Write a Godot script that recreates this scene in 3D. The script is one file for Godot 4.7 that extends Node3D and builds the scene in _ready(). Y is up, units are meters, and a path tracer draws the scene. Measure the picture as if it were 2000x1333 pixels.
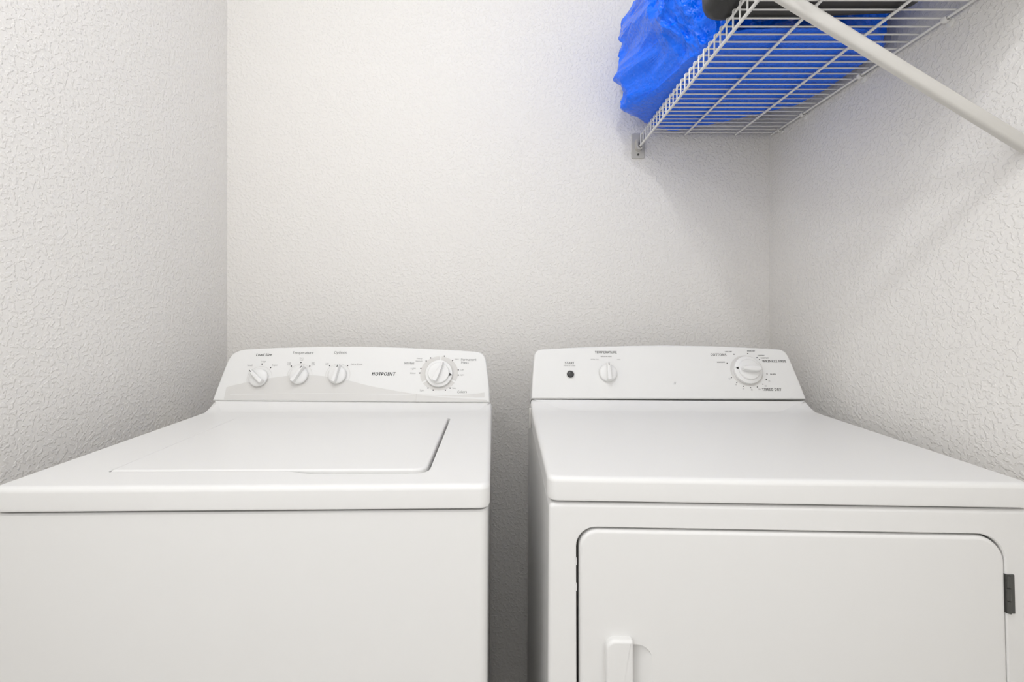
extends Node3D
# Laundry closet: washer and dryer under a wire shelf. Metres, y up; the lens is at x 0, z 0, 1.185 m above the floor.

const EYE := 1.185
const WALL_L := -0.873
const WALL_R := 0.820
const WALL_B := -1.440
const WALL_F := 1.150
const CEIL := 2.46


class MB:
	# collects welded polygons; commit() makes one ArrayMesh with angle-limited smooth normals
	var v := PackedVector3Array()
	var f := PackedInt32Array()

	func pt(p: Vector3) -> int:
		v.append(p)
		return v.size() - 1

	func tri(a: Vector3, b: Vector3, c: Vector3) -> void:
		var i := v.size()
		v.append(a); v.append(b); v.append(c)
		f.append(i); f.append(i + 1); f.append(i + 2)

	func strip(a: PackedVector3Array, b: PackedVector3Array, closed := true) -> void:
		var n := a.size()
		var i0 := v.size()
		v.append_array(a)
		v.append_array(b)
		for i in (n if closed else n - 1):
			var j := (i + 1) % n
			f.append_array([i0 + i, i0 + j, i0 + n + j, i0 + i, i0 + n + j, i0 + n + i])

	func fan(a: PackedVector3Array, flip := false) -> void:
		var c := Vector3.ZERO
		for p in a:
			c += p
		c /= a.size()
		var i0 := v.size()
		v.append_array(a)
		var ci := pt(c)
		for i in a.size():
			var j := (i + 1) % a.size()
			if flip:
				f.append_array([ci, i0 + j, i0 + i])
			else:
				f.append_array([ci, i0 + i, i0 + j])

	func loft(rings: Array, cap_first := true, cap_last := true) -> void:
		for i in rings.size() - 1:
			strip(rings[i], rings[i + 1])
		if cap_first:
			fan(rings[0], true)
		if cap_last:
			fan(rings[-1], false)

	func tube(path: PackedVector3Array, r: float, n := 8) -> void:
		var rings := []
		var up := Vector3(0.31, 0.77, 0.55).normalized()
		for k in path.size():
			var d := (path[mini(k + 1, path.size() - 1)] - path[maxi(k - 1, 0)]).normalized()
			var a := d.cross(up).normalized()
			var b := d.cross(a).normalized()
			up = a.cross(d).normalized()
			var ring := PackedVector3Array()
			for i in n:
				var t := TAU * i / n
				ring.append(path[k] + (a * cos(t) + b * sin(t)) * r)
			rings.append(ring)
		loft(rings)

	func lathe(prof: PackedVector2Array, n := 32, ex := 1.0, ey := 1.0) -> void:
		# profile of (radius, height along z)
		var rings := []
		for q in prof:
			var ring := PackedVector3Array()
			for i in n:
				var t := TAU * i / n
				ring.append(Vector3(cos(t) * q.x * ex, sin(t) * q.x * ey, q.y))
			rings.append(ring)
		loft(rings)

	func warp(fn: Callable) -> void:
		for i in v.size():
			v[i] = fn.call(v[i])

	func xform(t: Transform3D) -> void:
		for i in v.size():
			v[i] = t * v[i]

	func commit(cut := 38.0, facing := Vector3.ZERO) -> ArrayMesh:
		var ids := {}
		var w := PackedInt32Array()
		w.resize(v.size())
		for i in v.size():
			var key := Vector3i((v[i] * 50000.0).round())
			if not ids.has(key):
				ids[key] = i
			w[i] = ids[key]
		var nt := f.size() / 3
		var good := PackedInt32Array()
		var fn := PackedVector3Array()
		var vol := 0.0
		var face := 0.0
		var mid := Vector3.ZERO
		for p in v:
			mid += p
		mid /= maxf(1.0, v.size())
		for t in nt:
			var a := w[f[3 * t]]
			var b := w[f[3 * t + 1]]
			var c := w[f[3 * t + 2]]
			if a == b or b == c or a == c:
				continue
			var n := (v[b] - v[a]).cross(v[c] - v[a])
			if n.length() < 1e-13:
				continue
			good.append_array([a, b, c])
			fn.append(n)
			vol += (v[a] - mid).dot(n)
			face += n.dot(facing)
		var flip := vol < 0.0 if facing == Vector3.ZERO else face < 0.0
		var near := {}
		for t in fn.size():
			if flip:
				fn[t] = -fn[t]
			for k in 3:
				var a := good[3 * t + k]
				if near.has(a):
					near[a].append(t)
				else:
					near[a] = [t]
		var cc := cos(deg_to_rad(cut))
		var pos := PackedVector3Array()
		var nor := PackedVector3Array()
		var unit := PackedVector3Array()
		for n in fn:
			unit.append(n.normalized())
		for t in fn.size():
			for k in ([0, 1, 2] if flip else [0, 2, 1]):
				var a := good[3 * t + k]
				var s := Vector3.ZERO
				for o in near[a]:
					if unit[o].dot(unit[t]) >= cc:
						s += fn[o]
				pos.append(v[a])
				nor.append(s.normalized())
		var arr := []
		arr.resize(Mesh.ARRAY_MAX)
		arr[Mesh.ARRAY_VERTEX] = pos
		arr[Mesh.ARRAY_NORMAL] = nor
		var m := ArrayMesh.new()
		m.add_surface_from_arrays(Mesh.PRIMITIVE_TRIANGLES, arr)
		return m


# ---------------------------------------------------------------- helpers

func mat(c: Color, rough := 0.5, metal := 0.0) -> StandardMaterial3D:
	var m := StandardMaterial3D.new()
	m.albedo_color = c
	m.roughness = rough
	m.metallic = metal
	return m


func add(called: String, mesh: Mesh, m: Material, parent: Node, at := Transform3D.IDENTITY) -> MeshInstance3D:
	var o := MeshInstance3D.new()
	o.name = called
	o.mesh = mesh
	o.material_override = m
	o.transform = at
	parent.add_child(o, true)
	return o


func numbered(called: String) -> String:
	if not has_node(called):
		return called
	var k := 1
	while has_node("%s_%03d" % [called, k]):
		k += 1
	return "%s_%03d" % [called, k]


func tag(o: Node, label: String, category: String, group := "") -> void:
	o.set_meta("label", label)
	o.set_meta("category", category)
	if group != "":
		o.set_meta("group", group)


func thing(called: String, at: Vector3, label: String, category: String, group := "") -> Node3D:
	var o := Node3D.new()
	o.name = numbered(called)
	add_child(o)
	o.position = at
	tag(o, label, category, group)
	return o


func slab(called: String, lo: Vector3, hi: Vector3, m: Material, label: String) -> MeshInstance3D:
	var b := BoxMesh.new()
	b.size = hi - lo
	var o := add(called, b, m, self, Transform3D(Basis(), (lo + hi) / 2))
	o.set_meta("kind", "structure")
	o.set_meta("label", label)
	return o


func rrect(x0: float, x1: float, y0: float, y1: float, r: Array, nc := 8, ns := 1) -> PackedVector2Array:
	# rounded rectangle, counter-clockwise from the low-x low-y corner; r = [x0y0, x1y0, x1y1, x0y1]
	var out := PackedVector2Array()
	var cs := [Vector2(x0, y0), Vector2(x1, y0), Vector2(x1, y1), Vector2(x0, y1)]
	var dirs := [Vector2(1, 1), Vector2(-1, 1), Vector2(-1, -1), Vector2(1, -1)]
	for k in 4:
		var rr: float = maxf(r[k], 0.00005)
		var c: Vector2 = cs[k] + dirs[k] * rr
		for i in nc + 1:
			var t := PI + PI / 2 * k + PI / 2 * i / nc
			out.append(c + Vector2(cos(t), sin(t)) * rr)
		if ns > 1:
			var kn := (k + 1) % 4
			var rn: float = maxf(r[kn], 0.00005)
			var cn: Vector2 = cs[kn] + dirs[kn] * rn
			var tn := PI + PI / 2 * (k + 1)
			var a := out[out.size() - 1]
			var b := cn + Vector2(cos(tn), sin(tn)) * rn
			for i in range(1, ns):
				out.append(a.lerp(b, float(i) / ns))
	return out


func flat_y(o: PackedVector2Array, y: float) -> PackedVector3Array:
	var out := PackedVector3Array()
	for p in o:
		out.append(Vector3(p.x, y, p.y))
	return out


func flat_z(o: PackedVector2Array, z: float) -> PackedVector3Array:
	var out := PackedVector3Array()
	for p in o:
		out.append(Vector3(p.x, p.y, z))
	return out


func inset(o: PackedVector2Array, d: float) -> PackedVector2Array:
	# offset a counter-clockwise outline inwards by d along averaged normals
	var out := PackedVector2Array()
	var n := o.size()
	for i in n:
		var a := (o[i] - o[(i + n - 1) % n])
		var b := (o[(i + 1) % n] - o[i])
		if a.length() < 1e-7: a = b
		if b.length() < 1e-7: b = a
		var na := Vector2(-a.y, a.x).normalized()
		var nb := Vector2(-b.y, b.x).normalized()
		var nn := (na + nb).normalized()
		out.append(o[i] + nn * d / maxf(0.5, nn.dot(na)))
	return out


func bevel_solid(o: PackedVector2Array, z0: float, z1: float, r: float, n := 5) -> MB:
	# outline extruded from z0 to z1 (front) with a rounded front edge
	var m := MB.new()
	var rings := [flat_z(o, z0)]
	for i in n + 1:
		var t := PI / 2 * i / n
		rings.append(flat_z(inset(o, r * (1.0 - cos(t))), z1 - r + r * sin(t)))
	rings.append(flat_z(inset(o, r * 1.25), z1))
	rings.append(flat_z(inset(o, r * 1.8), z1))
	m.loft(rings)
	return m


func box_mb(lo: Vector3, hi: Vector3, r := 0.001, n := 3) -> MB:
	# box with every edge rounded
	var m := MB.new()
	var rings := []
	for i in n + 1:
		var t := PI / 2 * i / n
		var d := r * (1.0 - sin(t))
		rings.append(flat_z(rrect(lo.x + d, hi.x - d, lo.y + d, hi.y - d, [r - d, r - d, r - d, r - d], 3), lo.z + r * (1.0 - cos(t))))
	for i in n + 1:
		var t := PI / 2 * i / n
		var d := r * (1.0 - cos(t))
		rings.append(flat_z(rrect(lo.x + d, hi.x - d, lo.y + d, hi.y - d, [r - d, r - d, r - d, r - d], 3), hi.z - r + r * sin(t)))
	m.loft(rings)
	return m


func letters(text: String, width: float, bold: bool, slant: float) -> ArrayMesh:
	# flat printed lettering, centred, a fifth of a millimetre thick
	var font := SystemFont.new()
	font.font_names = PackedStringArray(["Droid Sans"])
	font.font_weight = 700 if bold else 400
	var t := TextMesh.new()
	t.text = text
	t.font = font
	t.font_size = 48
	t.pixel_size = 0.01
	t.depth = 0.02
	t.curve_step = 2.0
	var arr := t.get_mesh_arrays()
	var pos: PackedVector3Array = arr[Mesh.ARRAY_VERTEX]
	var lo := Vector3.INF
	var hi := -Vector3.INF
	for p in pos:
		lo = lo.min(p)
		hi = hi.max(p)
	var s := width / maxf(1e-6, hi.x - lo.x)
	for i in pos.size():
		var q := pos[i] - (lo + hi) / 2
		pos[i] = Vector3((q.x + q.y * slant) * s, q.y * s, (q.z / 0.02 + 0.5) * 0.0002)
	var a2 := []
	a2.resize(Mesh.ARRAY_MAX)
	a2[Mesh.ARRAY_VERTEX] = pos
	a2[Mesh.ARRAY_NORMAL] = arr[Mesh.ARRAY_NORMAL]
	a2[Mesh.ARRAY_INDEX] = arr[Mesh.ARRAY_INDEX]
	var m := ArrayMesh.new()
	m.add_surface_from_arrays(Mesh.PRIMITIVE_TRIANGLES, a2)
	return m


func write(parent: Node, text: String, u: float, vv: float, width: float, m: Material, bold := false, slant := 0.0) -> void:
	add("lettering", letters(text, width, bold, slant), m, parent, Transform3D(Basis(), Vector3(u, vv, 0.0002)))


func noise_tex(freq: float, octaves: int, seed_: int, kind: int, ramp: Array, size := 1024, normal := 0.0) -> NoiseTexture2D:
	var n := FastNoiseLite.new()
	n.seed = seed_
	n.noise_type = kind as FastNoiseLite.NoiseType
	n.frequency = freq
	n.fractal_octaves = octaves
	n.domain_warp_enabled = true
	n.domain_warp_amplitude = 12.0
	n.domain_warp_frequency = freq
	var t := NoiseTexture2D.new()
	t.width = size
	t.height = size
	t.seamless = true
	t.noise = n
	if normal > 0.0:
		t.as_normal_map = true
		t.bump_strength = normal
	if ramp.size():
		var g := Gradient.new()
		g.offsets = PackedFloat32Array(ramp.map(func(q): return q[0]))
		g.colors = PackedColorArray(ramp.map(func(q): return Color(q[1], q[1], q[1])))
		t.color_ramp = g
	return t


# ---------------------------------------------------------------- materials
var M := {}

func materials() -> void:
	var wall := mat(Color(0.95, 0.938, 0.920), 0.75)
	wall.heightmap_enabled = true
	wall.heightmap_texture = noise_tex(0.034, 3, 7, FastNoiseLite.TYPE_SIMPLEX_SMOOTH, [[0.0, 0.0], [0.50, 0.0], [0.64, 0.85], [0.75, 1.0], [1.0, 1.0]])
	wall.heightmap_scale = 0.075
	wall.uv1_triplanar = true
	wall.uv1_world_triplanar = true
	wall.uv1_scale = Vector3.ONE * 2.3
	M.wall = wall
	M.ceiling = mat(Color(0.93, 0.93, 0.92), 0.9)
	M.floor = mat(Color(0.76, 0.74, 0.71), 0.5)
	M.enamel = mat(Color(0.925, 0.921, 0.912), 0.36)
	M.plastic = mat(Color(0.92, 0.917, 0.908), 0.4)
	M.knob = mat(Color(0.925, 0.922, 0.914), 0.38)
	M.side = mat(Color(0.90, 0.895, 0.885), 0.4)
	M.print_light = mat(Color(0.86, 0.852, 0.838), 0.4)
	M.print_ring = mat(Color(0.845, 0.835, 0.82), 0.4)
	M.ink = mat(Color(0.16, 0.155, 0.15), 0.5)
	M.ink_soft = mat(Color(0.42, 0.415, 0.41), 0.5)
	M.ink_pale = mat(Color(0.66, 0.655, 0.65), 0.5)
	M.button = mat(Color(0.2, 0.2, 0.2), 0.3)
	M.groove_shade = mat(Color(0.20, 0.19, 0.18), 0.7)  # dark grey that carries the shade inside the dryer door groove
	M.steel = mat(Color(0.35, 0.35, 0.34), 0.45, 0.6)
	M.wire = mat(Color(0.93, 0.925, 0.915), 0.35)
	M.bracket = mat(Color(0.78, 0.77, 0.75), 0.4)
	M.brace = mat(Color(0.83, 0.82, 0.80), 0.4)
	var bag := mat(Color(0.012, 0.43, 1.0), 0.2)
	bag.normal_enabled = true
	bag.normal_texture = noise_tex(0.028, 2, 21, FastNoiseLite.TYPE_CELLULAR, [], 1024, 15.0)
	bag.normal_scale = 1.0
	bag.uv1_triplanar = true
	bag.uv1_scale = Vector3.ONE * 3.6
	bag.clearcoat_enabled = true
	bag.metallic_specular = 0.36
	bag.clearcoat = 0.28
	bag.clearcoat_roughness = 0.1
	M.bag = bag
	M.bin = mat(Color(0.105, 0.103, 0.10), 0.42)


# ---------------------------------------------------------------- scene

func _ready() -> void:
	var cam := Camera3D.new()
	cam.name = "camera"
	add_child(cam)
	cam.position = Vector3(0, EYE, 0)
	cam.keep_aspect = Camera3D.KEEP_HEIGHT
	var near := 0.05
	cam.set_frustum(1333.0 / 901.0 * near, Vector2(10.0, -59.5) / 901.0 * near, near, 50.0)
	cam.current = true
	var env := Environment.new()
	env.background_mode = Environment.BG_COLOR
	env.background_color = Color(0.05, 0.05, 0.05)
	env.tonemap_mode = Environment.TONE_MAPPER_LINEAR
	env.tonemap_exposure = 0.154
	env.sdfgi_enabled = true
	env.ssao_enabled = true
	env.ssil_enabled = true
	var we := WorldEnvironment.new()
	we.name = "environment"
	we.environment = env
	add_child(we)
	materials()
	unseen_ceiling_light(Vector3(0.0, CEIL, -0.20), 1.9, "unseen round white ceiling light in front of the wire shelf, placed to cast the shelf shadow")
	unseen_ceiling_light(Vector3(-0.52, CEIL, -0.02), 1.35, "unseen round white ceiling light near the left wall, placed to light the side walls")
	unseen_ceiling_light(Vector3(0.02, CEIL, 0.42), 0.6, "unseen round white ceiling light behind the camera, placed to light the machine fronts")

	for side in [[-1.0, 3.1], [1.0, 3.1]]:  # unseen area lights, placed to brighten the machine fronts and side walls
		var panel_light := AreaLight3D.new()
		panel_light.name = "unseen_panel_light"
		panel_light.area_size = Vector2(0.8, 1.3)
		panel_light.light_color = Color(0.985, 0.99, 1.0)
		panel_light.light_energy = side[1]
		panel_light.area_range = 8.0
		panel_light.area_attenuation = 2.0
		panel_light.shadow_enabled = true
		panel_light.position = Vector3((WALL_L if side[0] < 0.0 else WALL_R) - side[0] * 0.04, 1.36, 0.60)
		panel_light.rotation.y = PI / 2 * side[0]
		add_child(panel_light, true)

	room()
	washer()
	dryer()
	shelf()
	bag_and_bin()


func unseen_ceiling_light(at: Vector3, energy: float, label: String) -> void:  # unseen lamp; kind, place and strength chosen for the light it gives
	var o := thing("unseen_ceiling_light", at, label, "ceiling light", "unseen round ceiling lights of the laundry closet")
	var base := MB.new()
	base.lathe(PackedVector2Array([Vector2(0.0, 0.0), Vector2(0.10, 0.0), Vector2(0.10, -0.012), Vector2(0.094, -0.018), Vector2(0.0, -0.018)]), 40)
	var down := Transform3D(Basis(Vector3.RIGHT, -PI / 2), Vector3.ZERO)
	base.xform(down)
	add("base", base.commit(), M.bracket, o)
	var dome := MB.new()
	dome.lathe(PackedVector2Array([Vector2(0.0, -0.018), Vector2(0.085, -0.018), Vector2(0.085, -0.03), Vector2(0.075, -0.045), Vector2(0.055, -0.056), Vector2(0.03, -0.062), Vector2(0.0, -0.064)]), 40)
	dome.xform(down)
	var glow := mat(Color(0.95, 0.95, 0.93), 0.4)
	glow.emission_enabled = true
	glow.emission = Color(0.985, 0.99, 1.0)
	glow.emission_energy_multiplier = 2.0
	add("shade", dome.commit(60.0), glow, o)
	var l := OmniLight3D.new()
	l.name = "lamp"
	l.position = Vector3(0, -0.14, 0)
	l.light_color = Color(0.985, 0.99, 1.0)
	l.light_energy = energy
	l.light_size = 0.04
	l.omni_range = 8.0
	l.omni_attenuation = 2.0
	l.shadow_enabled = true
	o.add_child(l)


func room() -> void:
	var t := 0.1
	slab("wall_back", Vector3(WALL_L - t, -t, WALL_B - t), Vector3(WALL_R + t, CEIL + t, WALL_B), M.wall, "off-white textured plaster wall behind the washer and dryer")
	slab("wall_left", Vector3(WALL_L - t, -t, WALL_B), Vector3(WALL_L, CEIL + t, WALL_F), M.wall, "off-white textured plaster wall to the left of the washer")
	slab("wall_right", Vector3(WALL_R, -t, WALL_B), Vector3(WALL_R + t, CEIL + t, WALL_F), M.wall, "off-white textured plaster wall carrying the wire shelf")
	slab("wall_front", Vector3(WALL_L - t, -t, WALL_F), Vector3(WALL_R + t, CEIL + t, WALL_F + t), M.wall, "off-white wall behind the camera")
	# unseen glowing panels behind the camera, placed to light machine fronts and side walls
	var fr := MB.new()
	fr.loft([flat_z(rrect(-0.46, 0.46, -0.71, 0.71, [0.004, 0.004, 0.004, 0.004], 3), 0.0), flat_z(rrect(-0.46, 0.46, -0.71, 0.71, [0.004, 0.004, 0.004, 0.004], 3), -0.018), flat_z(rrect(-0.40, 0.40, -0.65, 0.65, [0.002, 0.002, 0.002, 0.002], 3), -0.018), flat_z(rrect(-0.40, 0.40, -0.65, 0.65, [0.002, 0.002, 0.002, 0.002], 3), -0.001)], true, false)
	var frame_mesh := fr.commit()
	var glow := mat(Color(0.9, 0.92, 0.95), 0.3)
	glow.emission_enabled = true
	glow.emission = Color(0.985, 0.99, 1.0)
	glow.emission_energy_multiplier = 0.6
	for q in 2:
		var light_panel := Node3D.new()
		light_panel.name = "unseen_light_panel_%d" % (q + 1)
		add_child(light_panel)
		light_panel.position = Vector3(WALL_L if q == 0 else WALL_R, 1.36, 0.60)
		light_panel.rotation.y = -PI / 2 if q == 0 else PI / 2
		light_panel.set_meta("kind", "structure")
		light_panel.set_meta("label", "unseen glowing light panel in the %s wall behind the camera, placed to light the machines" % ("left" if q == 0 else "right"))
		add("light_panel_frame", frame_mesh, M.plastic, light_panel)
		for k in 2:
			var pane := box_mb(Vector3(-0.40, -0.64 + 0.65 * k, -0.008), Vector3(0.40, -0.01 + 0.65 * k, -0.003), 0.001, 1)
			add("light_panel_pane", pane.commit(), glow, light_panel)
	slab("floor", Vector3(WALL_L, -t, WALL_B), Vector3(WALL_R, 0.0, WALL_F), M.floor, "plain beige floor under the washer and dryer")
	slab("ceiling", Vector3(WALL_L, CEIL, WALL_B), Vector3(WALL_R, CEIL + t, WALL_F), M.ceiling, "flat white ceiling of the laundry closet")


func cove(z: float, back: float) -> float:
	# rise of the deck towards the control panel over its last 4 cm
	var t := clampf((-z - (back - 0.040)) / 0.040, 0.0, 1.0)
	return t * t


func top_rings(x0: float, x1: float, zb: float, zf: float, y: float, lip: float) -> Array:
	# lip, rounded rim; z runs from zb (back) to zf (front)
	var rings := []
	var rad := [0.004, 0.004, 0.016, 0.016]
	var o := rrect(x0, x1, zb, zf, rad, 8, 24)
	rings.append(flat_y(inset(o, 0.030), y - lip + 0.0005))
	rings.append(flat_y(inset(o, 0.012), y - lip + 0.0005))
	rings.append(flat_y(inset(o, 0.004), y - lip))
	rings.append(flat_y(inset(o, 0.001), y - lip + 0.001))
	rings.append(flat_y(o, y - lip + 0.004))
	var r := 0.008
	for i in 7:
		var t := PI / 2 * i / 6
		rings.append(flat_y(inset(o, r * (1.0 - cos(t))), y - r + r * sin(t)))
	return rings


func place(root: Node3D, pivot: Vector3, yaw: float, roll: float) -> void:
	var b := Basis(Vector3.UP, yaw) * Basis(Vector3.BACK, roll)
	root.transform = Transform3D(b, pivot + b * (root.position - pivot))


func panel_outline(bl: Vector2, br: Vector2, pts: Array) -> PackedVector2Array:
	# smooth outline through the control points (anticlockwise from bottom left)
	var c := Curve2D.new()
	for i in pts.size():
		var a: Vector2 = pts[maxi(i - 1, 0)]
		var b: Vector2 = pts[mini(i + 1, pts.size() - 1)]
		var here: Vector2 = pts[i]
		var d := (b - a).normalized()
		var l := 0.32 * minf((here - a).length() if i else 9.0, (b - here).length() if i < pts.size() - 1 else 9.0)
		c.add_point(here, -d * l, d * l)
	c.bake_interval = 0.004
	var out := PackedVector2Array([bl])
	var n := 14
	for i in range(1, n):
		out.append(bl.lerp(br, float(i) / n))
	var baked := c.get_baked_points()
	out.append(br)
	for p in baked:
		# nothing closer to the bottom corners than the bevel reaches
		if p.distance_to(out[-1]) > 0.0025 and p.distance_to(bl) > 0.014 and p.distance_to(br) > 0.014:
			out.append(p)
	return out


func knob(parent: Node3D, pt: Transform3D, u: float, vv: float, angle: float) -> void:
	# round knob with a raised finger grip whose marked tip points along angle (0 = up, clockwise)
	var k := MB.new()
	k.lathe(PackedVector2Array([Vector2(0, 0), Vector2(0.0205, 0), Vector2(0.0215, 0.001), Vector2(0.0222, 0.004), Vector2(0.0222, 0.0065), Vector2(0.0212, 0.0085), Vector2(0.018, 0.0105), Vector2(0.012, 0.0118), Vector2(0, 0.0122)]), 40)
	var at := pt * Transform3D(Basis(Vector3.BACK, -angle), Vector3(u, vv, 0.0003))
	var body := add("knob", k.commit(), M.knob, parent, at)
	var o := PackedVector2Array([Vector2(-0.0058, -0.0185), Vector2(-0.003, -0.0208), Vector2(0.003, -0.0208), Vector2(0.0058, -0.0185), Vector2(0.0052, 0.0), Vector2(0.0042, 0.0225), Vector2(0.003, 0.0246), Vector2(-0.003, 0.0246), Vector2(-0.0042, 0.0225), Vector2(-0.0052, 0.0)])
	var g := MB.new()
	var rings := []
	for q in [[0.0, 0.004], [0.0, 0.014], [0.0004, 0.020], [0.0012, 0.0222], [0.0026, 0.023]]:
		rings.append(flat_z(inset(o, q[0]), q[1]))
	g.loft(rings)
	add("grip", g.commit(30.0), M.knob, body)
	var p := box_mb(Vector3(-0.0009, 0.0160, 0.0228), Vector3(0.0009, 0.0222, 0.0233), 0.0002, 1)
	add("pointer_mark", p.commit(), M.ink, body)


func ring_print(parent: Node, u: float, vv: float, r0: float, r1: float, a0: float, a1: float, ey: float, m: Material) -> void:
	var g := MB.new()
	var a := PackedVector3Array()
	var b := PackedVector3Array()
	for i in 65:
		var t := lerpf(a0, a1, i / 64.0)
		a.append(Vector3(sin(t) * r0, cos(t) * r0 * ey, 0.00015))
		b.append(Vector3(sin(t) * r1, cos(t) * r1 * ey, 0.00015))
	g.strip(a, b, false)
	add("printed_ring", g.commit(38.0, Vector3.BACK), m, parent, Transform3D(Basis(), Vector3(u, vv, 0)))


func dots(parent: Node, list: Array, r: float, m: Material) -> void:
	for p in list:
		var g := MB.new()
		g.lathe(PackedVector2Array([Vector2(0, 0), Vector2(r, 0), Vector2(r, 0.0002), Vector2(0, 0.00025)]), 12)
		add("dial_dot", g.commit(), m, parent, Transform3D(Basis(), Vector3(p[0], p[1], 0.0002)))


func washer() -> void:
	var xr := -0.0236
	var xl := xr - 0.680
	var zf := -0.643
	var top := EYE - 0.243
	var base := Vector3((xl + xr) / 2, 0, -0.97)
	var w := thing("washing_machine", base, "white top-loading washing machine with grey-printed panel and four dials, left of the dryer", "washing machine")
	var off := Transform3D(Basis(), -base)
	var seam_l := 0.0198
	var seam_r := 0.0140
	# cabinet
	var c := MB.new()
	var o := rrect(xl + 0.003, xr - 0.003, -1.29, zf - 0.004, [0.006, 0.006, 0.012, 0.012], 8)
	c.loft([flat_y(inset(o, 0.006), 0.02), flat_y(o, 0.024), flat_y(o, top - 0.0395), flat_y(inset(o, 0.0025), top - 0.0375), flat_y(inset(o, 0.03), top - 0.0375)])
	c.xform(off)
	add("cabinet", c.commit(), M.enamel, w)
	for s in [Vector2(xl + 0.06, zf - 0.06), Vector2(xr - 0.06, zf - 0.06), Vector2(xl + 0.06, -1.24), Vector2(xr - 0.06, -1.24)]:
		var ft := MB.new()
		ft.lathe(PackedVector2Array([Vector2(0, 0), Vector2(0.018, 0), Vector2(0.02, 0.004), Vector2(0.02, 0.010), Vector2(0.008, 0.012), Vector2(0.008, 0.022), Vector2(0, 0.022)]), 16)
		ft.xform(off * Transform3D(Basis(Vector3.RIGHT, -PI / 2), Vector3(s.x, 0, s.y)))
		add("levelling_foot", ft.commit(), M.ink_soft, w)
	# top deck with the well for the lid
	var d := MB.new()
	var rings := top_rings(xl, xr, -1.152, zf, top, 0.034)
	var outer: PackedVector3Array = rings[-1]
	var hole := rrect(-0.5955, -0.1150, -1.0435, -0.7030, [0.008, 0.008, 0.020, 0.006], 8, 24)
	var well := rrect(-0.5950, -0.1160, -1.0430, -0.7040, [0.008, 0.008, 0.020, 0.006], 8, 24)
	for i in hole.size():
		if hole[i].y > -0.76:
			var k := smoothstep(-0.335, -0.285, hole[i].x) * smoothstep(-0.745, -0.705, hole[i].y)
			hole[i].y += 0.0135 * k
	var hr := flat_y(hole, top)
	for k in range(1, 41):
		var t := k / 40.0
		var ring := PackedVector3Array()
		for i in outer.size():
			ring.append(outer[i].lerp(hr[i], t))
		rings.append(ring)
	rings.append(flat_y(inset(hole, 0.0008), top - 0.0006))
	rings.append(flat_y(well, top - 0.012))
	rings.append(flat_y(inset(well, 0.012), top - 0.016))
	d.loft(rings)
	d.warp(func(p: Vector3) -> Vector3:
		var k := clampf((p.y - (top - 0.034)) / 0.034, 0.0, 1.0)
		return p + Vector3(0, cove(p.z, 1.142) * lerpf(seam_l, seam_r, (p.x - xl) / 0.68) * k, 0))
	d.xform(off)
	add("top_deck", d.commit(), M.enamel, w)
	var rc := box_mb(Vector3(xl + 0.004, top - 0.036, -1.290), Vector3(xr - 0.004, top + 0.012, -1.150), 0.004, 3)
	rc.xform(off)
	add("rear_cover", rc.commit(), M.enamel, w)
	# lid
	var lo := rrect(-0.5925, -0.1205, -1.0400, -0.7052, [0.007, 0.007, 0.019, 0.005], 8, 4)
	var lid := MB.new()
	var lr := [flat_y(inset(lo, 0.002), top - 0.011), flat_y(lo, top - 0.009)]
	for i in 6:
		var t := PI / 2 * i / 5
		lr.append(flat_y(inset(lo, 0.004 * (1.0 - cos(t))), top - 0.0025 + 0.004 * sin(t)))
	lid.loft(lr)
	lid.xform(off)
	add("lid", lid.commit(), M.enamel, w)
	# control panel
	var pt := Transform3D(Basis(Vector3.RIGHT, -deg_to_rad(20)), Vector3((xl + xr) / 2, EYE - 0.2195, -1.142) - base)
	var bl := Vector2(-0.3395, -0.0022)
	var br := Vector2(0.3350, -0.0080)
	var po := panel_outline(bl, br, [br, Vector2(0.3335, 0.030), Vector2(0.3300, 0.062), Vector2(0.3255, 0.095), Vector2(0.3225, 0.1065), Vector2(0.3140, 0.1170), Vector2(0.3000, 0.1218), Vector2(0.25, 0.1255), Vector2(0.1815, 0.1290), Vector2(0.064, 0.1340), Vector2(-0.0658, 0.1350), Vector2(-0.1814, 0.1322), Vector2(-0.25, 0.1290), Vector2(-0.283, 0.1268), Vector2(-0.302, 0.1222), Vector2(-0.3145, 0.1130), Vector2(-0.3222, 0.098), Vector2(-0.332, 0.045), bl])
	var panel := add("control_panel", bevel_solid(po, -0.085, 0.0, 0.004).commit(), M.plastic, w, pt)
	# printed swoosh
	var sw := Curve2D.new()
	for q in [[-0.312, 0.030, 0.03, 0.010], [-0.185, 0.0565, 0.03, 0.004], [-0.107, 0.0600, 0.03, -0.001], [0.0086, 0.0404, 0.03, -0.0085], [0.0858, 0.0238, 0.03, -0.0055], [0.1558, 0.0125, 0.03, -0.004], [0.25, 0.0030, 0.03, -0.001], [0.328, -0.0020, 0.02, -0.001]]:
		sw.add_point(Vector2(q[0], q[1]), -Vector2(q[2], q[3]), Vector2(q[2], q[3]))
	sw.bake_interval = 0.006
	var swm := MB.new()
	var sa := PackedVector3Array()
	var sb := PackedVector3Array()
	for p in sw.get_baked_points():
		sa.append(Vector3(p.x, p.y, 0.0001))
		var low := lerpf(0.0005, -0.0062, (p.x + 0.34) / 0.68)
		sb.append(Vector3(p.x, minf(p.y, low), 0.0001))
	swm.strip(sa, sb, false)
	add("printed_swoosh", swm.commit(38.0, Vector3.BACK), M.print_light, panel)
	var sl := MB.new()
	var la := PackedVector3Array()
	var lb := PackedVector3Array()
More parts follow.
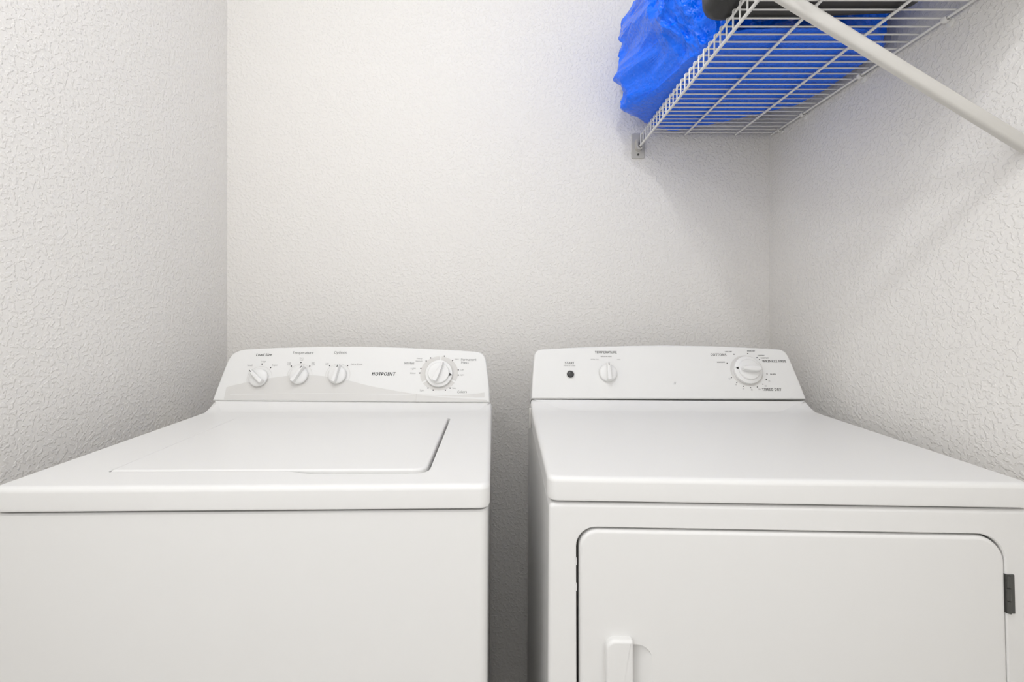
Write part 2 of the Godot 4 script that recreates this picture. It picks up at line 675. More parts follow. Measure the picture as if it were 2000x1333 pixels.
	for i in 41:
		var x := lerpf(-0.300, 0.300, i / 40.0)
		var y := 0.0150 - 0.010 * pow((x + 0.08) / 0.38, 2.0) - 0.002 * (x + 0.08)
		la.append(Vector3(x, y, 0.0002))
		lb.append(Vector3(x, y - 0.0011, 0.0002))
	sl.strip(la, lb, false)
	add("printed_line", sl.commit(38.0, Vector3.BACK), M.plastic, panel)
	var s2 := MB.new()
	la = PackedVector3Array()
	lb = PackedVector3Array()
	for i in 25:
		var x := lerpf(0.150, 0.322, i / 24.0)
		var t := i / 24.0
		la.append(Vector3(x, 0.0135 - 0.009 * sin(t * PI * 0.55) + 0.012 * t * t, 0.00015))
		lb.append(Vector3(x, 0.0135 - 0.011 * sin(t * PI * 0.55) + 0.002 * t * t, 0.00015))
	s2.strip(la, lb, false)
	add("printed_swoosh", s2.commit(38.0, Vector3.BACK), M.print_light, panel)
	var seam := box_mb(Vector3(0.1525, -0.0065, 0.00005), Vector3(0.1548, 0.0130, 0.0003), 0.0001, 1)
	add("printed_line", seam.commit(), M.print_ring, panel)
	# lettering
	write(panel, "Load Size", -0.2345, 0.1125, 0.0385, M.ink_soft, true, 0.15)
	write(panel, "Temperature", -0.1385, 0.1165, 0.052, M.ink_soft, false, 0.08)
	write(panel, "Options", -0.0445, 0.1175, 0.031, M.ink_soft, false, 0.08)
	write(panel, "HOTPOINT", 0.0690, 0.0633, 0.0575, M.ink, true, 0.2)
	write(panel, "Whites", 0.1310, 0.0910, 0.0255, M.ink_soft, false, 0.05)
	write(panel, "Permanent", 0.2810, 0.1000, 0.0385, M.ink_soft, false, 0.05)
	write(panel, "Press", 0.2715, 0.0925, 0.0185, M.ink_soft, false, 0.05)
	write(panel, "Colors", 0.2665, 0.0182, 0.0232, M.ink_soft, false, 0.05)
	for q in [["Small", -0.2650, 0.0850, 0.013], ["Large", -0.2330, 0.0945, 0.012], ["Super", -0.2035, 0.0850, 0.014], ["Cold", -0.1690, 0.0915, 0.0082], ["Cold", -0.1690, 0.0868, 0.0082], ["Warm", -0.1395, 0.1042, 0.0105], ["Cold", -0.1395, 0.0992, 0.0082], ["Hot", -0.1095, 0.0915, 0.0070], ["Cold", -0.1090, 0.0868, 0.0082], ["Off", -0.0745, 0.0890, 0.008], ["Extra Rinse", -0.0005, 0.0880, 0.029], ["Heavy", 0.1560, 0.1030, 0.014], ["Medium", 0.1550, 0.0965, 0.016], ["Light", 0.1420, 0.0765, 0.012], ["Rinse", 0.1420, 0.0652, 0.013], ["Heavy", 0.2505, 0.1010, 0.0105], ["Off", 0.2650, 0.0735, 0.008], ["Light", 0.2655, 0.0604, 0.010], ["Heavy", 0.2465, 0.0270, 0.0095], ["Spin", 0.1670, 0.0215, 0.011]]:
		write(panel, q[0], q[1], q[2], q[3], M.ink_pale)
	ring_print(panel, 0.2075, 0.0650, 0.0335, 0.0475, 0.10, 2.05, 0.92, M.print_ring)
	ring_print(panel, 0.2075, 0.0650, 0.0335, 0.0475, 2.15, 4.10, 0.92, M.print_ring)
	ring_print(panel, 0.2075, 0.0650, 0.0335, 0.0475, 4.20, 6.30, 0.92, M.print_ring)
	for q in [[-0.236, 0.053], [-0.1385, 0.059], [-0.0445, 0.060]]:
		ring_print(panel, q[0], q[1], 0.0300, 0.0308, 0.0, TAU, 0.95, M.print_ring)
	dots(panel, [[-0.2355, 0.0883], [-0.2129, 0.0792], [-0.1625, 0.0831], [-0.1397, 0.0923], [-0.1168, 0.0832], [-0.0674, 0.0845], [-0.0228, 0.0845], [0.184, 0.1046], [0.2189, 0.1093], [0.2401, 0.098], [0.2551, 0.0735], [0.2555, 0.0604], [0.2361, 0.0275], [0.2249, 0.0224], [0.1945, 0.0225], [0.1816, 0.0276], [0.1591, 0.0656], [0.161, 0.0768], [0.1734, 0.0966]], 0.0016, M.ink)
	knob(w, pt, -0.236, 0.053, -0.83)
	knob(w, pt, -0.1385, 0.059, 0.52)
	knob(w, pt, -0.0445, 0.060, 0.20)
	# timer dial
	var td := MB.new()
	td.lathe(PackedVector2Array([Vector2(0, 0), Vector2(0.0325, 0), Vector2(0.0338, 0.001), Vector2(0.0340, 0.006), Vector2(0.0330, 0.0078), Vector2(0.0265, 0.0088), Vector2(0.0262, 0.0130), Vector2(0.0250, 0.0148), Vector2(0.018, 0.0160), Vector2(0, 0.0164)]), 56)
	var dial := add("timer_dial", td.commit(30.0), M.knob, w, pt * Transform3D(Basis(Vector3.BACK, -0.42), Vector3(0.2075, 0.0635, 0.0003)))
	var go := PackedVector2Array([Vector2(-0.0066, -0.021), Vector2(-0.004, -0.0245), Vector2(0.004, -0.0245), Vector2(0.0066, -0.021), Vector2(0.0060, -0.005), Vector2(0.0042, 0.010), Vector2(0.0016, 0.0262), Vector2(0.0, 0.0285), Vector2(-0.0016, 0.0262), Vector2(-0.0042, 0.010), Vector2(-0.0060, -0.005)])
	var gm := MB.new()
	var gr := []
	for q in [[0.0, 0.006], [0.0, 0.018], [0.0006, 0.025], [0.0014, 0.0272]]:
		gr.append(flat_z(inset(go, q[0]), q[1]))
	gm.loft(gr)
	add("grip", gm.commit(30.0), M.knob, dial)
	var ar := MB.new()
	var ao := PackedVector2Array([Vector2(-0.0042, 0.0262), Vector2(0.0042, 0.0262), Vector2(0.0, 0.0332)])
	ar.loft([flat_z(ao, 0.0078), flat_z(ao, 0.0092)])
	add("pointer_mark", ar.commit(), M.ink, dial, Transform3D(Basis(Vector3.BACK, -1.28), Vector3.ZERO))
	place(w, Vector3(xr, EYE - 0.243, zf), 0.028, -0.004)


func dryer() -> void:
	var xl := 0.059
	var xr := 0.743
	var zf := -0.665
	var top := EYE - 0.240
	var base := Vector3((xl + xr) / 2, 0, -0.98)
	var w := thing("clothes_dryer", base, "white front-loading clothes dryer with a wide side-hinged door, under the wire shelf", "clothes dryer")
	var skew := func(p: Vector3) -> Vector3:
		# the front stands slightly askew: its right end a little further out, the door's free fall of hinge side
		var k := clampf((p.z + 1.29) / (1.29 - 0.665), 0.0, 1.2)
		var q := p + Vector3(0, 0, 0.018 * k * clampf((p.x - xl) / (xr - xl), 0.0, 1.0))
		var down := maxf(0.0, EYE - 0.31 - p.y)
		q.x += minf(down, 0.35) * k * lerpf(0.010, 0.030, clampf((p.x - 0.3) / 0.4, 0.0, 1.0)) * smoothstep(0.0, 0.06, p.x - xl) * smoothstep(0.0, 0.03, xr - p.x)
		return q
	var off := Transform3D(Basis(), -base)
	# cabinet with the recess that holds the door
	var fz := zf - 0.003
	var x0 := xl + 0.002
	var x1 := xr - 0.002
	var y0 := 0.024
	var y1 := top - 0.0382
	var o := rrect(x0, x1, y0, y1, [0.009, 0.009, 0.009, 0.009], 8, 6)
	var hx0 := 0.0990
	var hx1 := 0.7045
	var hy0 := EYE - 0.830
	var hy1 := EYE - 0.3115
	var hole := rrect(hx0, hx1, hy0, hy1, [0.03, 0.04, 0.040, 0.030], 8, 6)
	var c := MB.new()
	var rings := [flat_z(o, -1.290)]
	for i in 6:
		var t := PI / 2 * i / 5
		rings.append(flat_z(inset(o, 0.006 * (1.0 - cos(t))), fz - 0.006 + 0.006 * sin(t)))
	var outer: PackedVector3Array = rings[-1]
	var hr := flat_z(hole, fz)
	for k in range(1, 7):
		var ring := PackedVector3Array()
		for i in outer.size():
			ring.append(outer[i].lerp(hr[i], k / 6.0))
		rings.append(ring)
	rings.append(flat_z(inset(hole, 0.0015), fz - 0.0015))
	rings.append(flat_z(inset(hole, 0.0015), fz - 0.020))
	c.loft(rings)
	c.warp(skew)
	c.xform(off)
	add("cabinet", c.commit(), M.enamel, w)
	for s in [Vector2(xl + 0.06, zf - 0.06), Vector2(xr - 0.06, zf - 0.06), Vector2(xl + 0.06, -1.24), Vector2(xr - 0.06, -1.24)]:
		var ft := MB.new()
		ft.lathe(PackedVector2Array([Vector2(0, 0), Vector2(0.018, 0), Vector2(0.02, 0.004), Vector2(0.02, 0.010), Vector2(0.008, 0.012), Vector2(0.008, 0.026), Vector2(0, 0.026)]), 16)
		ft.xform(off * Transform3D(Basis(Vector3.RIGHT, -PI / 2), Vector3(s.x, 0, s.y)))
		add("levelling_foot", ft.commit(), M.ink_soft, w)
	# dark sheet at the recess back; the door groove's shade put into its colour
	var gk := MB.new()
	gk.loft([flat_z(inset(hole, 0.0020), fz - 0.0195), flat_z(inset(hole, 0.0020), fz - 0.0185)])
	gk.warp(skew)
	gk.xform(off)
	add("door_groove_shade", gk.commit(), M.groove_shade, w)
	# top deck
	var d := MB.new()
	rings = top_rings(xl, xr, -1.152, zf, top, 0.035)
	outer = rings[-1]
	var inner := flat_y(rrect(0.35, 0.45, -1.02, -0.93, [0.002, 0.002, 0.002, 0.002], 8, 24), top)
	for k in range(1, 61):
		var t := pow(k / 60.0, 1.2)
		var ring := PackedVector3Array()
		for i in outer.size():
			ring.append(outer[i].lerp(inner[i], t))
		rings.append(ring)
	d.loft(rings)
	d.warp(func(p: Vector3) -> Vector3:
		var k := clampf((p.y - (top - 0.035)) / 0.035, 0.0, 1.0)
		return skew.call(p + Vector3(0, cove(p.z, 1.142) * 0.0190 * k, 0)))
	d.xform(off)
	add("top_deck", d.commit(), M.enamel, w)
	var rc := box_mb(Vector3(xl + 0.004, top - 0.036, -1.290), Vector3(xr - 0.004, top + 0.012, -1.150), 0.004, 3)
	rc.xform(off)
	add("rear_cover", rc.commit(), M.enamel, w)
	# door with the finger pocket beside its handle
	var dx0 := hx0 + 0.0058
	var dx1 := hx1 - 0.0020
	var dy0 := hy0 + 0.004
	var dy1 := hy1 - 0.0042
	var dro := rrect(dx0, dx1, dy0, dy1, [0.026, 0.038, 0.038, 0.027], 8, 6)
	var door := MB.new()
	var dr := [flat_z(inset(dro, 0.003), fz - 0.017), flat_z(dro, fz - 0.014)]
	for i in 8:
		var t := PI / 2 * i / 7
		dr.append(flat_z(inset(dro, 0.006 * (1.0 - cos(t))), fz - 0.005 + 0.006 * sin(t)))
	var front: PackedVector3Array = dr[-1]
	var po := rrect(0.170, 0.2085, EYE - 0.632, EYE - 0.4800, [0.003, 0.024, 0.022, 0.003], 8, 6)
	var pr := flat_z(po, fz + 0.001)
	for k in range(1, 7):
		var ring := PackedVector3Array()
		for i in front.size():
			ring.append(front[i].lerp(pr[i], k / 6.0))
		dr.append(ring)
	var floor_ring := PackedVector3Array()
	for p in inset(po, 0.0006):
		floor_ring.append(Vector3(p.x, p.y, fz + 0.001 - 0.013 * pow(clampf((0.2080 - p.x) / 0.036, 0.0, 1.0), 0.8)))
	dr.append(floor_ring)
	door.loft(dr)
	door.warp(skew)
	door.xform(off)
	var door_o := add("door", door.commit(), M.enamel, w)
	var ho := rrect(0.1405, 0.1795, EYE - 0.640, EYE - 0.4690, [0.012, 0.004, 0.004, 0.014], 8, 4)
	var h := MB.new()
	var hrs := [flat_z(ho, fz - 0.002)]
	for i in 8:
		var t := PI / 2 * i / 7
		hrs.append(flat_z(inset(ho, 0.0045 * (1.0 - cos(t))), fz + 0.006 + 0.0045 * sin(t)))
	h.loft(hrs)
	h.warp(skew)
	h.xform(off)
	add("handle", h.commit(), M.enamel, door_o)
	# hinge: leaf, three knuckles
	var hg := box_mb(Vector3(0.7022, EYE - 0.4240, fz - 0.004), Vector3(0.7135, EYE - 0.3690, fz + 0.0016), 0.0006, 2)
	hg.warp(skew)
	hg.xform(off)
	var hinge := add("hinge", hg.commit(), M.steel, w)
	for k in 3:
		var kn := MB.new()
		var ya := EYE - 0.4235 + 0.0182 * k
		kn.tube(PackedVector3Array([Vector3(0.7052, ya, fz + 0.001), Vector3(0.7052, ya + 0.0168, fz + 0.001)]), 0.0027, 12)
		kn.warp(skew)
		kn.xform(off)
		add("knuckle", kn.commit(), M.steel, hinge)
	for k in 2:  # two small white specks in the left door groove
		var st := box_mb(Vector3(hx0 + 0.0004, EYE - 0.3690 - 0.0375 * k, fz - 0.006), Vector3(hx0 + 0.0026, EYE - 0.3585 - 0.0375 * k, fz - 0.0012), 0.0008, 2)
		st.warp(skew)
		st.xform(off)
		add("groove_speck", st.commit(), M.knob, w)
	# side clip at the back of the deck
	var cl := box_mb(Vector3(xl - 0.0062, top - 0.045, -1.120), Vector3(xl + 0.001, top + 0.004, -1.112), 0.002, 2)
	cl.xform(off)
	add("side_clip", cl.commit(), M.bracket, w)
	# control panel
	var pt := Transform3D(Basis(Vector3.RIGHT, -deg_to_rad(20)), Vector3((xl + xr) / 2, EYE - 0.2193, -1.142) - base)
	var bl := Vector2(-0.3403, 0.0014)
	var br := Vector2(0.3410, 0.0030)
	var outl := panel_outline(bl, br, [br, Vector2(0.3360, 0.032), Vector2(0.3297, 0.0645), Vector2(0.3215, 0.103), Vector2(0.3175, 0.1165), Vector2(0.3110, 0.1265), Vector2(0.2965, 0.1316), Vector2(0.24, 0.1345), Vector2(0.1394, 0.1386), Vector2(0.0077, 0.1404), Vector2(-0.0900, 0.1385), Vector2(-0.1907, 0.1350), Vector2(-0.27, 0.1308), Vector2(-0.312, 0.1282), Vector2(-0.3255, 0.1225), Vector2(-0.3315, 0.1100), Vector2(-0.3365, 0.060), bl])
	var panel := add("control_panel", bevel_solid(outl, -0.085, 0.0, 0.004).commit(), M.plastic, w, pt)
	write(panel, "START", -0.2420, 0.0920, 0.0235, M.ink_soft, true)
	write(panel, "PUSH TO START", -0.2422, 0.0850, 0.0300, M.ink_pale, true)
	write(panel, "TEMPERATURE", -0.1480, 0.1205, 0.0560, M.ink_soft, true)
	write(panel, "MEDIUM HEAT", -0.1475, 0.1095, 0.0280, M.ink_soft)
	write(panel, "EXTRA LOW", -0.1775, 0.1012, 0.0200, M.ink_pale)
	write(panel, "HIGH", -0.1165, 0.1012, 0.0085, M.ink_pale)
	write(panel, "COTTONS", 0.1400, 0.1152, 0.0400, M.ink_soft, true)
	write(panel, "WRINKLE FREE", 0.2795, 0.0992, 0.0605, M.ink_soft, true)
	write(panel, "TIMED DRY", 0.2595, 0.0265, 0.0480, M.ink_soft, true)
	for q in [["LESS DRY", 0.1670, 0.1235, 0.0180], ["MORE DRY", 0.1440, 0.0960, 0.0200], ["MORE DRY", 0.2255, 0.1255, 0.0200], ["LESS DRY", 0.2490, 0.1140, 0.0170], ["DAMP DRY", 0.2570, 0.1075, 0.0200], ["80 MIN", 0.2700, 0.0655, 0.0140]]:
		write(panel, q[0], q[1], q[2], q[3], M.ink_soft, true)
	for q in [["70", 0.2570, 0.0478], ["60", 0.2460, 0.0355], ["50", 0.2290, 0.0270], ["40", 0.2095, 0.0255], ["30", 0.1890, 0.0288], ["20", 0.1715, 0.0385], ["10", 0.1585, 0.0535]]:
		write(panel, q[0], q[1], q[2], 0.0048, M.ink_pale)
	dots(panel, [[0.1801, 0.1168], [0.2159, 0.119], [0.2376, 0.1083], [0.2426, 0.103], [0.1587, 0.0932], [0.2552, 0.066], [0.2506, 0.0516], [0.24, 0.0399], [0.2246, 0.0328], [0.2076, 0.0308], [0.1904, 0.0345], [0.1752, 0.0435], [0.1638, 0.0564]], 0.0014, M.ink)
	for k in 2:
		var lg := box_mb(Vector3(-0.0004, -0.0035, 0), Vector3(0.0004, 0.0035, 0.0002), 0.0001, 1)
		add("emblem_stroke", lg.commit(), M.ink_pale, panel, Transform3D(Basis(Vector3.BACK, -0.35), Vector3(0.0182 + 0.0032 * k, 0.0414, 0.0001)))
	# start button in its collar
	var bz := MB.new()
	bz.lathe(PackedVector2Array([Vector2(0.0088, 0.0), Vector2(0.0112, 0.0), Vector2(0.0110, 0.0012), Vector2(0.0100, 0.0020), Vector2(0.0090, 0.0016), Vector2(0.0088, 0.0)]), 32)
	var btn := MB.new()
	btn.lathe(PackedVector2Array([Vector2(0, 0), Vector2(0.0086, 0), Vector2(0.0086, 0.0030), Vector2(0.0078, 0.0046), Vector2(0.0055, 0.0056), Vector2(0, 0.0060)]), 32)
	var bo := add("start_button", btn.commit(50.0), M.button, w, pt * Transform3D(Basis(), Vector3(-0.2412, 0.0625, 0.0002)))
	add("collar", bz.commit(50.0), M.knob, bo)
	knob(w, pt, -0.1470, 0.0660, 0.0)
	# timer dial
	var td := MB.new()
	td.lathe(PackedVector2Array([Vector2(0, 0), Vector2(0.0338, 0), Vector2(0.0350, 0.001), Vector2(0.0354, 0.007), Vector2(0.0345, 0.0095), Vector2(0.0310, 0.0112), Vector2(0.0265, 0.0120), Vector2(0.0262, 0.0145), Vector2(0.0245, 0.0165), Vector2(0.018, 0.0178), Vector2(0, 0.0182)]), 56)
	var dial := add("timer_dial", td.commit(30.0), M.knob, w, pt * Transform3D(Basis(Vector3.BACK, -1.62), Vector3(0.2055, 0.0745, 0.0003)))
	var go := PackedVector2Array([Vector2(-0.0050, -0.0210), Vector2(0.0, -0.0230), Vector2(0.0050, -0.0210), Vector2(0.0085, -0.006), Vector2(0.0085, 0.010), Vector2(0.0066, 0.0200), Vector2(0.003, 0.0236), Vector2(-0.003, 0.0236), Vector2(-0.0066, 0.0200), Vector2(-0.0085, 0.010), Vector2(-0.0085, -0.006)])
	var gm := MB.new()
	var gr := []
	for q in [[0.0, 0.008], [0.0, 0.020], [0.0008, 0.029], [0.0022, 0.0318], [0.004, 0.0328]]:
		gr.append(flat_z(inset(go, q[0]), q[1]))
	gm.loft(gr)
	add("grip", gm.commit(40.0), M.knob, dial)
	var ar := MB.new()
	var ao := PackedVector2Array([Vector2(-0.0036, 0.0255), Vector2(0.0036, 0.0255), Vector2(0.0, 0.0325)])
	ar.loft([flat_z(ao, 0.0100), flat_z(ao, 0.0128)])
	add("pointer_mark", ar.commit(), M.ink, dial, Transform3D(Basis(Vector3.BACK, 3.05), Vector3.ZERO))
	ring_print(panel, 0.2055, 0.0745, 0.0365, 0.0415, 0.0, TAU, 0.95, M.print_light)
	place(w, Vector3(xl, EYE - 0.24, zf), 0.0, -0.005)


func shelf() -> void:
	var y := EYE + 0.544
	var xf := 0.4085      # front lip
	var xb := WALL_R - 0.0075
	var z0 := -1.408
	var n := 45
	var pitch := 0.0250
	var zn := z0 + pitch * (n - 1) + 0.012
	var base := Vector3((xf + xb) / 2, y, (z0 + zn) / 2)
	var s := thing("wire_shelf", base, "white ventilated wire shelf on the right wall above the dryer", "shelf")
	var rw := 0.00165
	var path := PackedVector3Array()
	path.append(Vector3(xb, y, 0))
	path.append(Vector3(xf + 0.006, y, 0))
	for i in 5:
		var t := PI / 2 * i / 4
		path.append(Vector3(xf + 0.004 - 0.004 * sin(t), y - 0.004 + 0.004 * cos(t), 0))
	path.append(Vector3(xf, y - 0.037, 0))
	var wm := MB.new()
	wm.tube(path, rw, 8)
	wm.xform(Transform3D(Basis(), -Vector3(base.x, base.y, 0)))
	var wire_mesh := wm.commit(60.0)
	for k in n:
		add("cross_wire", wire_mesh, M.wire, s, Transform3D(Basis(), Vector3(0, 0, z0 + pitch * k - base.z)))
	for q in [["front_rail", Vector2(xf + 0.0035, y - 0.0050), 0.0022], ["front_rail", Vector2(xf + 0.0005, y - 0.0385), 0.0031], ["support_rod", Vector2(0.5465, y - 0.0046), 0.0029], ["support_rod", Vector2(0.7010, y - 0.0046), 0.0029], ["back_rail", Vector2(xb - 0.002, y - 0.0046), 0.0029]]:
		var t := MB.new()
		t.tube(PackedVector3Array([Vector3(q[1].x, q[1].y, z0 - 0.006), Vector3(q[1].x, q[1].y, zn)]), q[2], 12)
		t.xform(Transform3D(Basis(), -base))
		add(q[0], t.commit(60.0), M.wire, s)
	# end bracket on the back wall that cups the front rail
	var bb := Vector3(0.4085, y - 0.07, WALL_B)
	var b := thing("shelf_bracket", bb, "white plastic end bracket on the back wall holding the front rail of the wire shelf", "bracket")
	var pl := bevel_solid(rrect(-0.0200, 0.0200, -0.0000, 0.0780, [0.005, 0.005, 0.005, 0.005], 6), 0.0, 0.0045, 0.0015)
	add("plate", pl.commit(), M.bracket, b)
	var cup := MB.new()
	var co := PackedVector2Array()
	for i in 13:
		var t := PI + PI * i / 12
		co.append(Vector2(cos(t) * 0.0110, sin(t) * 0.0110))
	co.append(Vector2(0.0110, 0.022))
	co.append(Vector2(0.0065, 0.022))
	for i in 9:
		var t := TAU - PI * i / 8
		co.append(Vector2(cos(t) * 0.0055, sin(t) * 0.0055))
	co.append(Vector2(-0.0065, 0.022))
	co.append(Vector2(-0.0110, 0.022))
	var tri := Geometry2D.triangulate_polygon(co)
	var r0 := flat_z(co, 0.004)
	var r1 := flat_z(co, 0.024)
	cup.strip(r0, r1)
	for k in tri.size() / 3:
		cup.tri(r1[tri[3 * k]], r1[tri[3 * k + 1]], r1[tri[3 * k + 2]])
		cup.tri(r0[tri[3 * k]], r0[tri[3 * k + 2]], r0[tri[3 * k + 1]])
	add("cup", cup.commit(30.0), M.bracket, b, Transform3D(Basis(), Vector3(0.0005, 0.0320, 0)))
	var sc := MB.new()
	sc.lathe(PackedVector2Array([Vector2(0, 0), Vector2(0.0034, 0), Vector2(0.0032, 0.0012), Vector2(0.002, 0.002), Vector2(0.0008, 0.0021), Vector2(0.0006, 0.0012), Vector2(0, 0.0012)]), 16)
	add("screw", sc.commit(), M.steel, b, Transform3D(Basis(), Vector3(0.0, 0.0115, 0.0045)))
	# wall clips along the back rail
	var zs := [-1.372, -1.264, -1.058, -0.852]
	var where := ["small white wall clip under the wire shelf's back rail, nearest the room corner", "white wall clip on the back rail, second from the room corner", "white wall clip on the back rail just behind the diagonal brace", "white wall clip on the back rail just past the diagonal brace"]
	for k in zs.size():
		var z: float = zs[k]
		var c := thing("wall_clip", Vector3(WALL_R, y - 0.006, z), where[k], "clip", "wall clips of the wire shelf")
		var g := 0.6 if k == 0 else 1.0
		var disc := MB.new()
		disc.lathe(PackedVector2Array([Vector2(0, 0), Vector2(0.0085 * g, 0), Vector2(0.0085 * g, 0.002), Vector2(0.0065 * g, 0.0035), Vector2(0, 0.004)]), 20)
		add("anchor", disc.commit(), M.wire, c, Transform3D(Basis(Vector3.UP, -PI / 2), Vector3(0, -0.006, 0)))
		var hook := MB.new()
		var hp := PackedVector3Array()
		for i in 11:
			var t := -0.3 + (PI + 0.5) * i / 10
			hp.append(Vector3(-0.0095 + cos(t) * 0.0052, 0.0014 - sin(t) * 0.0058, 0))
		hook.tube(hp, 0.0020 * g + 0.0004, 8)
		hook.warp(func(p: Vector3) -> Vector3: return Vector3(p.x, p.y, p.z * 2.2))
		add("hook", hook.commit(60.0), M.wire, c)
	# diagonal brace from the front rail down to the wall
	var zb := -0.722
	var br := thing("shelf_brace", Vector3(WALL_R, EYE + 0.262, zb), "white diagonal metal brace running from the shelf's front rail down to the right wall", "brace")
	var a := Vector2(xf + 0.012, EYE + 0.4995)
	var e := Vector2(WALL_R - 0.003, EYE + 0.2555)
	var dir := (e - a).normalized()
	var nrm := Vector2(-dir.y, dir.x)
	var bm := MB.new()
	var prof := [Vector2(-0.0108, -0.004), Vector2(-0.0108, 0.002), Vector2(-0.0095, 0.0048), Vector2(-0.006, 0.0064), Vector2(0, 0.0072), Vector2(0.006, 0.0064), Vector2(0.0095, 0.0048), Vector2(0.0108, 0.002), Vector2(0.0108, -0.004), Vector2(0.0093, -0.004), Vector2(0.0093, 0.0015), Vector2(0.006, 0.0045), Vector2(-0.006, 0.0045), Vector2(-0.0093, 0.0015), Vector2(-0.0093, -0.004)]
	var rings := []
	for k in 2:
		var p: Vector2 = a if k == 0 else e
		var ring := PackedVector3Array()
		for q in prof:
			var m: Vector2 = p + nrm * q.x
			ring.append(Vector3(m.x, m.y, zb + q.y))
		rings.append(ring)
	bm.strip(rings[0], rings[1])
	bm.xform(Transform3D(Basis(), -br.position))
	add("channel", bm.commit(50.0), M.brace, br)
	var hk := MB.new()
	var hp2 := PackedVector3Array()
	for i in 13:
		var t := -0.5 + (PI + 1.0) * i / 12
		hp2.append(Vector3(xf + 0.0005 - cos(t) * 0.0065, y - 0.0385 - sin(t) * 0.0065, zb))
	hk.tube(hp2, 0.0024, 8)
	hk.xform(Transform3D(Basis(), -br.position))
	add("rail_hook", hk.commit(60.0), M.brace, br)
	var pad := MB.new()
	pad.lathe(PackedVector2Array([Vector2(0, 0), Vector2(0.011, 0), Vector2(0.011, 0.002), Vector2(0.009, 0.0042), Vector2(0.004, 0.0054), Vector2(0, 0.0056)]), 24)
	add("anchor", pad.commit(50.0), M.wire, br, Transform3D(Basis(Vector3.UP, -PI / 2), Vector3(0, 0.014, 0.004)))


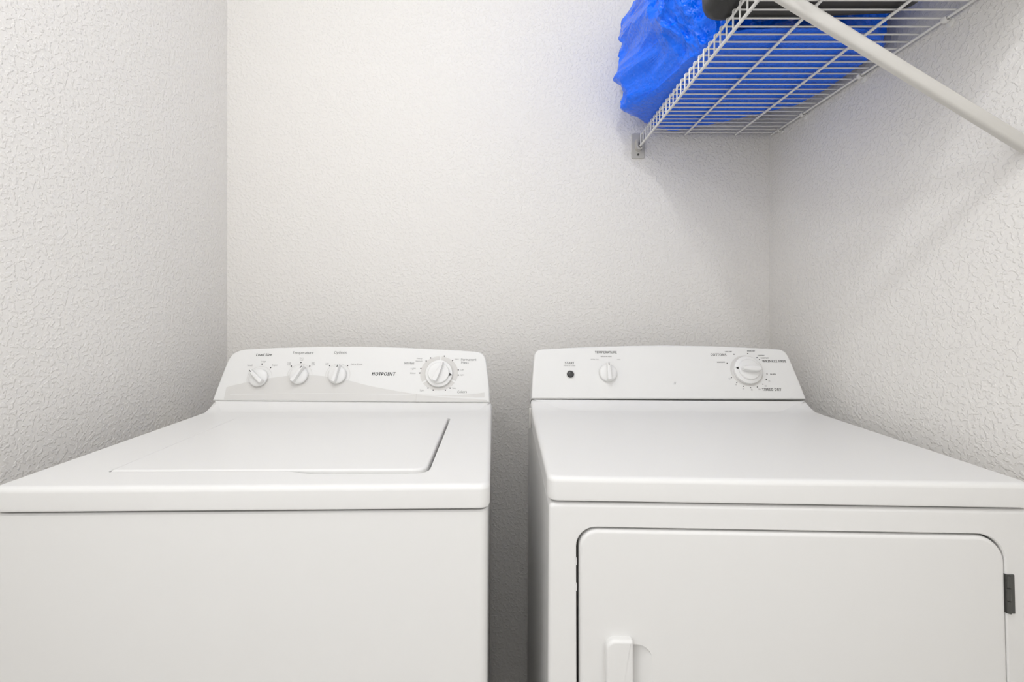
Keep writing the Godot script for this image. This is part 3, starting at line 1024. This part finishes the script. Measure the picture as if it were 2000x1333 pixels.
func bag_and_bin() -> void:
	var y := EYE + 0.544 + 0.0028
	var base := Vector3(0.56, y, -1.12)
	var nz := FastNoiseLite.new()
	nz.seed = 5
	nz.noise_type = FastNoiseLite.TYPE_SIMPLEX_SMOOTH
	nz.frequency = 1.0
	nz.fractal_octaves = 3
	var cell := FastNoiseLite.new()
	cell.seed = 11
	cell.noise_type = FastNoiseLite.TYPE_CELLULAR
	cell.cellular_return_type = FastNoiseLite.RETURN_DISTANCE
	cell.frequency = 1.0
	cell.fractal_type = FastNoiseLite.FRACTAL_NONE
	# levels: height, x0, x1, near z, far z
	var lv := [[0.000, 0.412, 0.785, -0.893, -1.402], [0.008, 0.335, 0.800, -0.900, -1.408], [0.030, 0.312, 0.806, -0.912, -1.414], [0.10, 0.300, 0.808, -0.930, -1.418], [0.18, 0.316, 0.804, -0.930, -1.420], [0.26, 0.335, 0.796, -0.930, -1.418], [0.33, 0.360, 0.780, -0.935, -1.405], [0.375, 0.410, 0.740, -0.920, -1.36], [0.390, 0.50, 0.64, -1.05, -1.22]]
	var m := MB.new()
	var nu := 420
	var rings := []
	var nh := 150
	for k in nh + 1:
		var s := float(k) / nh * (lv.size() - 1)
		var i := mini(int(s), lv.size() - 2)
		var t := s - i
		var q := []
		for j in 5:
			q.append(cubic_interpolate(lv[i][j], lv[i + 1][j], lv[maxi(i - 1, 0)][j], lv[mini(i + 2, lv.size() - 1)][j], t))
		var ring := PackedVector3Array()
		for u in nu:
			var ph := TAU * u / nu
			var cx := cos(ph)
			var cz := sin(ph)
			var e := 0.28
			var fx := signf(cx) * pow(absf(cx), e)
			var fz := signf(cz) * pow(absf(cz), e)
			var p := Vector3(lerpf(q[1], q[2], fx * 0.5 + 0.5), y + q[0], lerpf(q[4], q[3], fz * 0.5 + 0.5))
			# the far left corner is pulled in towards the back wall bracket
			var cut := clampf((-1.285 - p.z) / 0.13, 0.0, 1.0) * smoothstep(0.56, 0.36, p.x)
			p.x += cut * 0.09 * smoothstep(0.26, 0.02, q[0])
			# the overhang shrinks towards the near end
			p.x += smoothstep(-1.29, -1.04, p.z) * smoothstep(0.56, 0.32, p.x) * 0.075 * smoothstep(0.24, 0.02, q[0])
			# the far right end does not reach into the corner
			var far := clampf((-1.215 - p.z) / 0.18, 0.0, 1.0) * smoothstep(0.45, 0.80, p.x)
			p.x -= far * 0.235 * smoothstep(0.30, 0.0, q[0])
			p.x -= smoothstep(-0.98, -0.86, p.z) * smoothstep(0.62, 0.80, p.x) * 0.07
			var out := Vector3(fx, 0.15, fz).normalized()
			var wob := Vector3(nz.get_noise_3d(p.x * 4.0, p.y * 4.0, p.z * 4.0), nz.get_noise_3d(p.y * 4.0 + 9.0, p.z * 4.0, p.x * 4.0), nz.get_noise_3d(p.z * 4.0 + 3.0, p.x * 4.0 + 7.0, p.y * 4.0)) * 0.05
			var f := p + wob
			# folds slant up towards the camera; creases at the borders of the cells
			var slant := Vector3(f.x * 6.0, f.y * 11.5 + f.z * 2.2, f.z * 3.4)
			var a := cell.get_noise_3d(slant.x, slant.y, slant.z)
			var b := cell.get_noise_3d(f.x * 17.0 + 5.0, f.y * 15.0, f.z * 16.0)
			var c := cell.get_noise_3d(f.x * 42.0, f.y * 42.0 + 3.0, f.z * 42.0)
			var soft := smoothstep(0.0, 0.018, q[0])
			p += out * ((a + 0.4) * 0.06 + (b + 0.4) * 0.03 + (c + 0.4) * 0.017) * soft * smoothstep(0.40, 0.30, q[0])
			p.x = minf(p.x, WALL_R - 0.006)
			p.z = maxf(p.z, WALL_B + 0.012)
			ring.append(p - base)
		rings.append(ring)
	m.loft(rings)
	var bag := add("tarp_bag", m.commit(50.0), M.bag, self, Transform3D(Basis(), base))
	tag(bag, "crumpled bright blue plastic tarp bag lying on the wire shelf against the back wall", "bag")
	# black bin in front of the bag
	var bb := Vector3(0.545, y, -0.766)
	var bn := thing("storage_bin", bb, "black plastic bin with rounded corners on the wire shelf in front of the blue bag", "bin")
	var g := MB.new()
	var rr := []
	for q in [[0.018, 0.000, 0.022], [0.010, 0.0012, 0.030], [0.004, 0.006, 0.036], [0.0, 0.016, 0.040], [-0.010, 0.20, 0.044], [-0.011, 0.215, 0.045], [-0.018, 0.216, 0.05], [-0.018, 0.226, 0.05], [-0.008, 0.226, 0.044], [0.004, 0.024, 0.036], [0.020, 0.010, 0.03]]:
		var ins: float = q[0]
		rr.append(flat_y(rrect(-0.190 + ins, 0.190 - ins, -0.105 + ins, 0.105 - ins, [q[2], q[2], q[2], q[2]], 8), q[1]))
	g.loft(rr)
	add("tub", g.commit(50.0), M.bin, bn)
	bn.rotation.y = -0.07
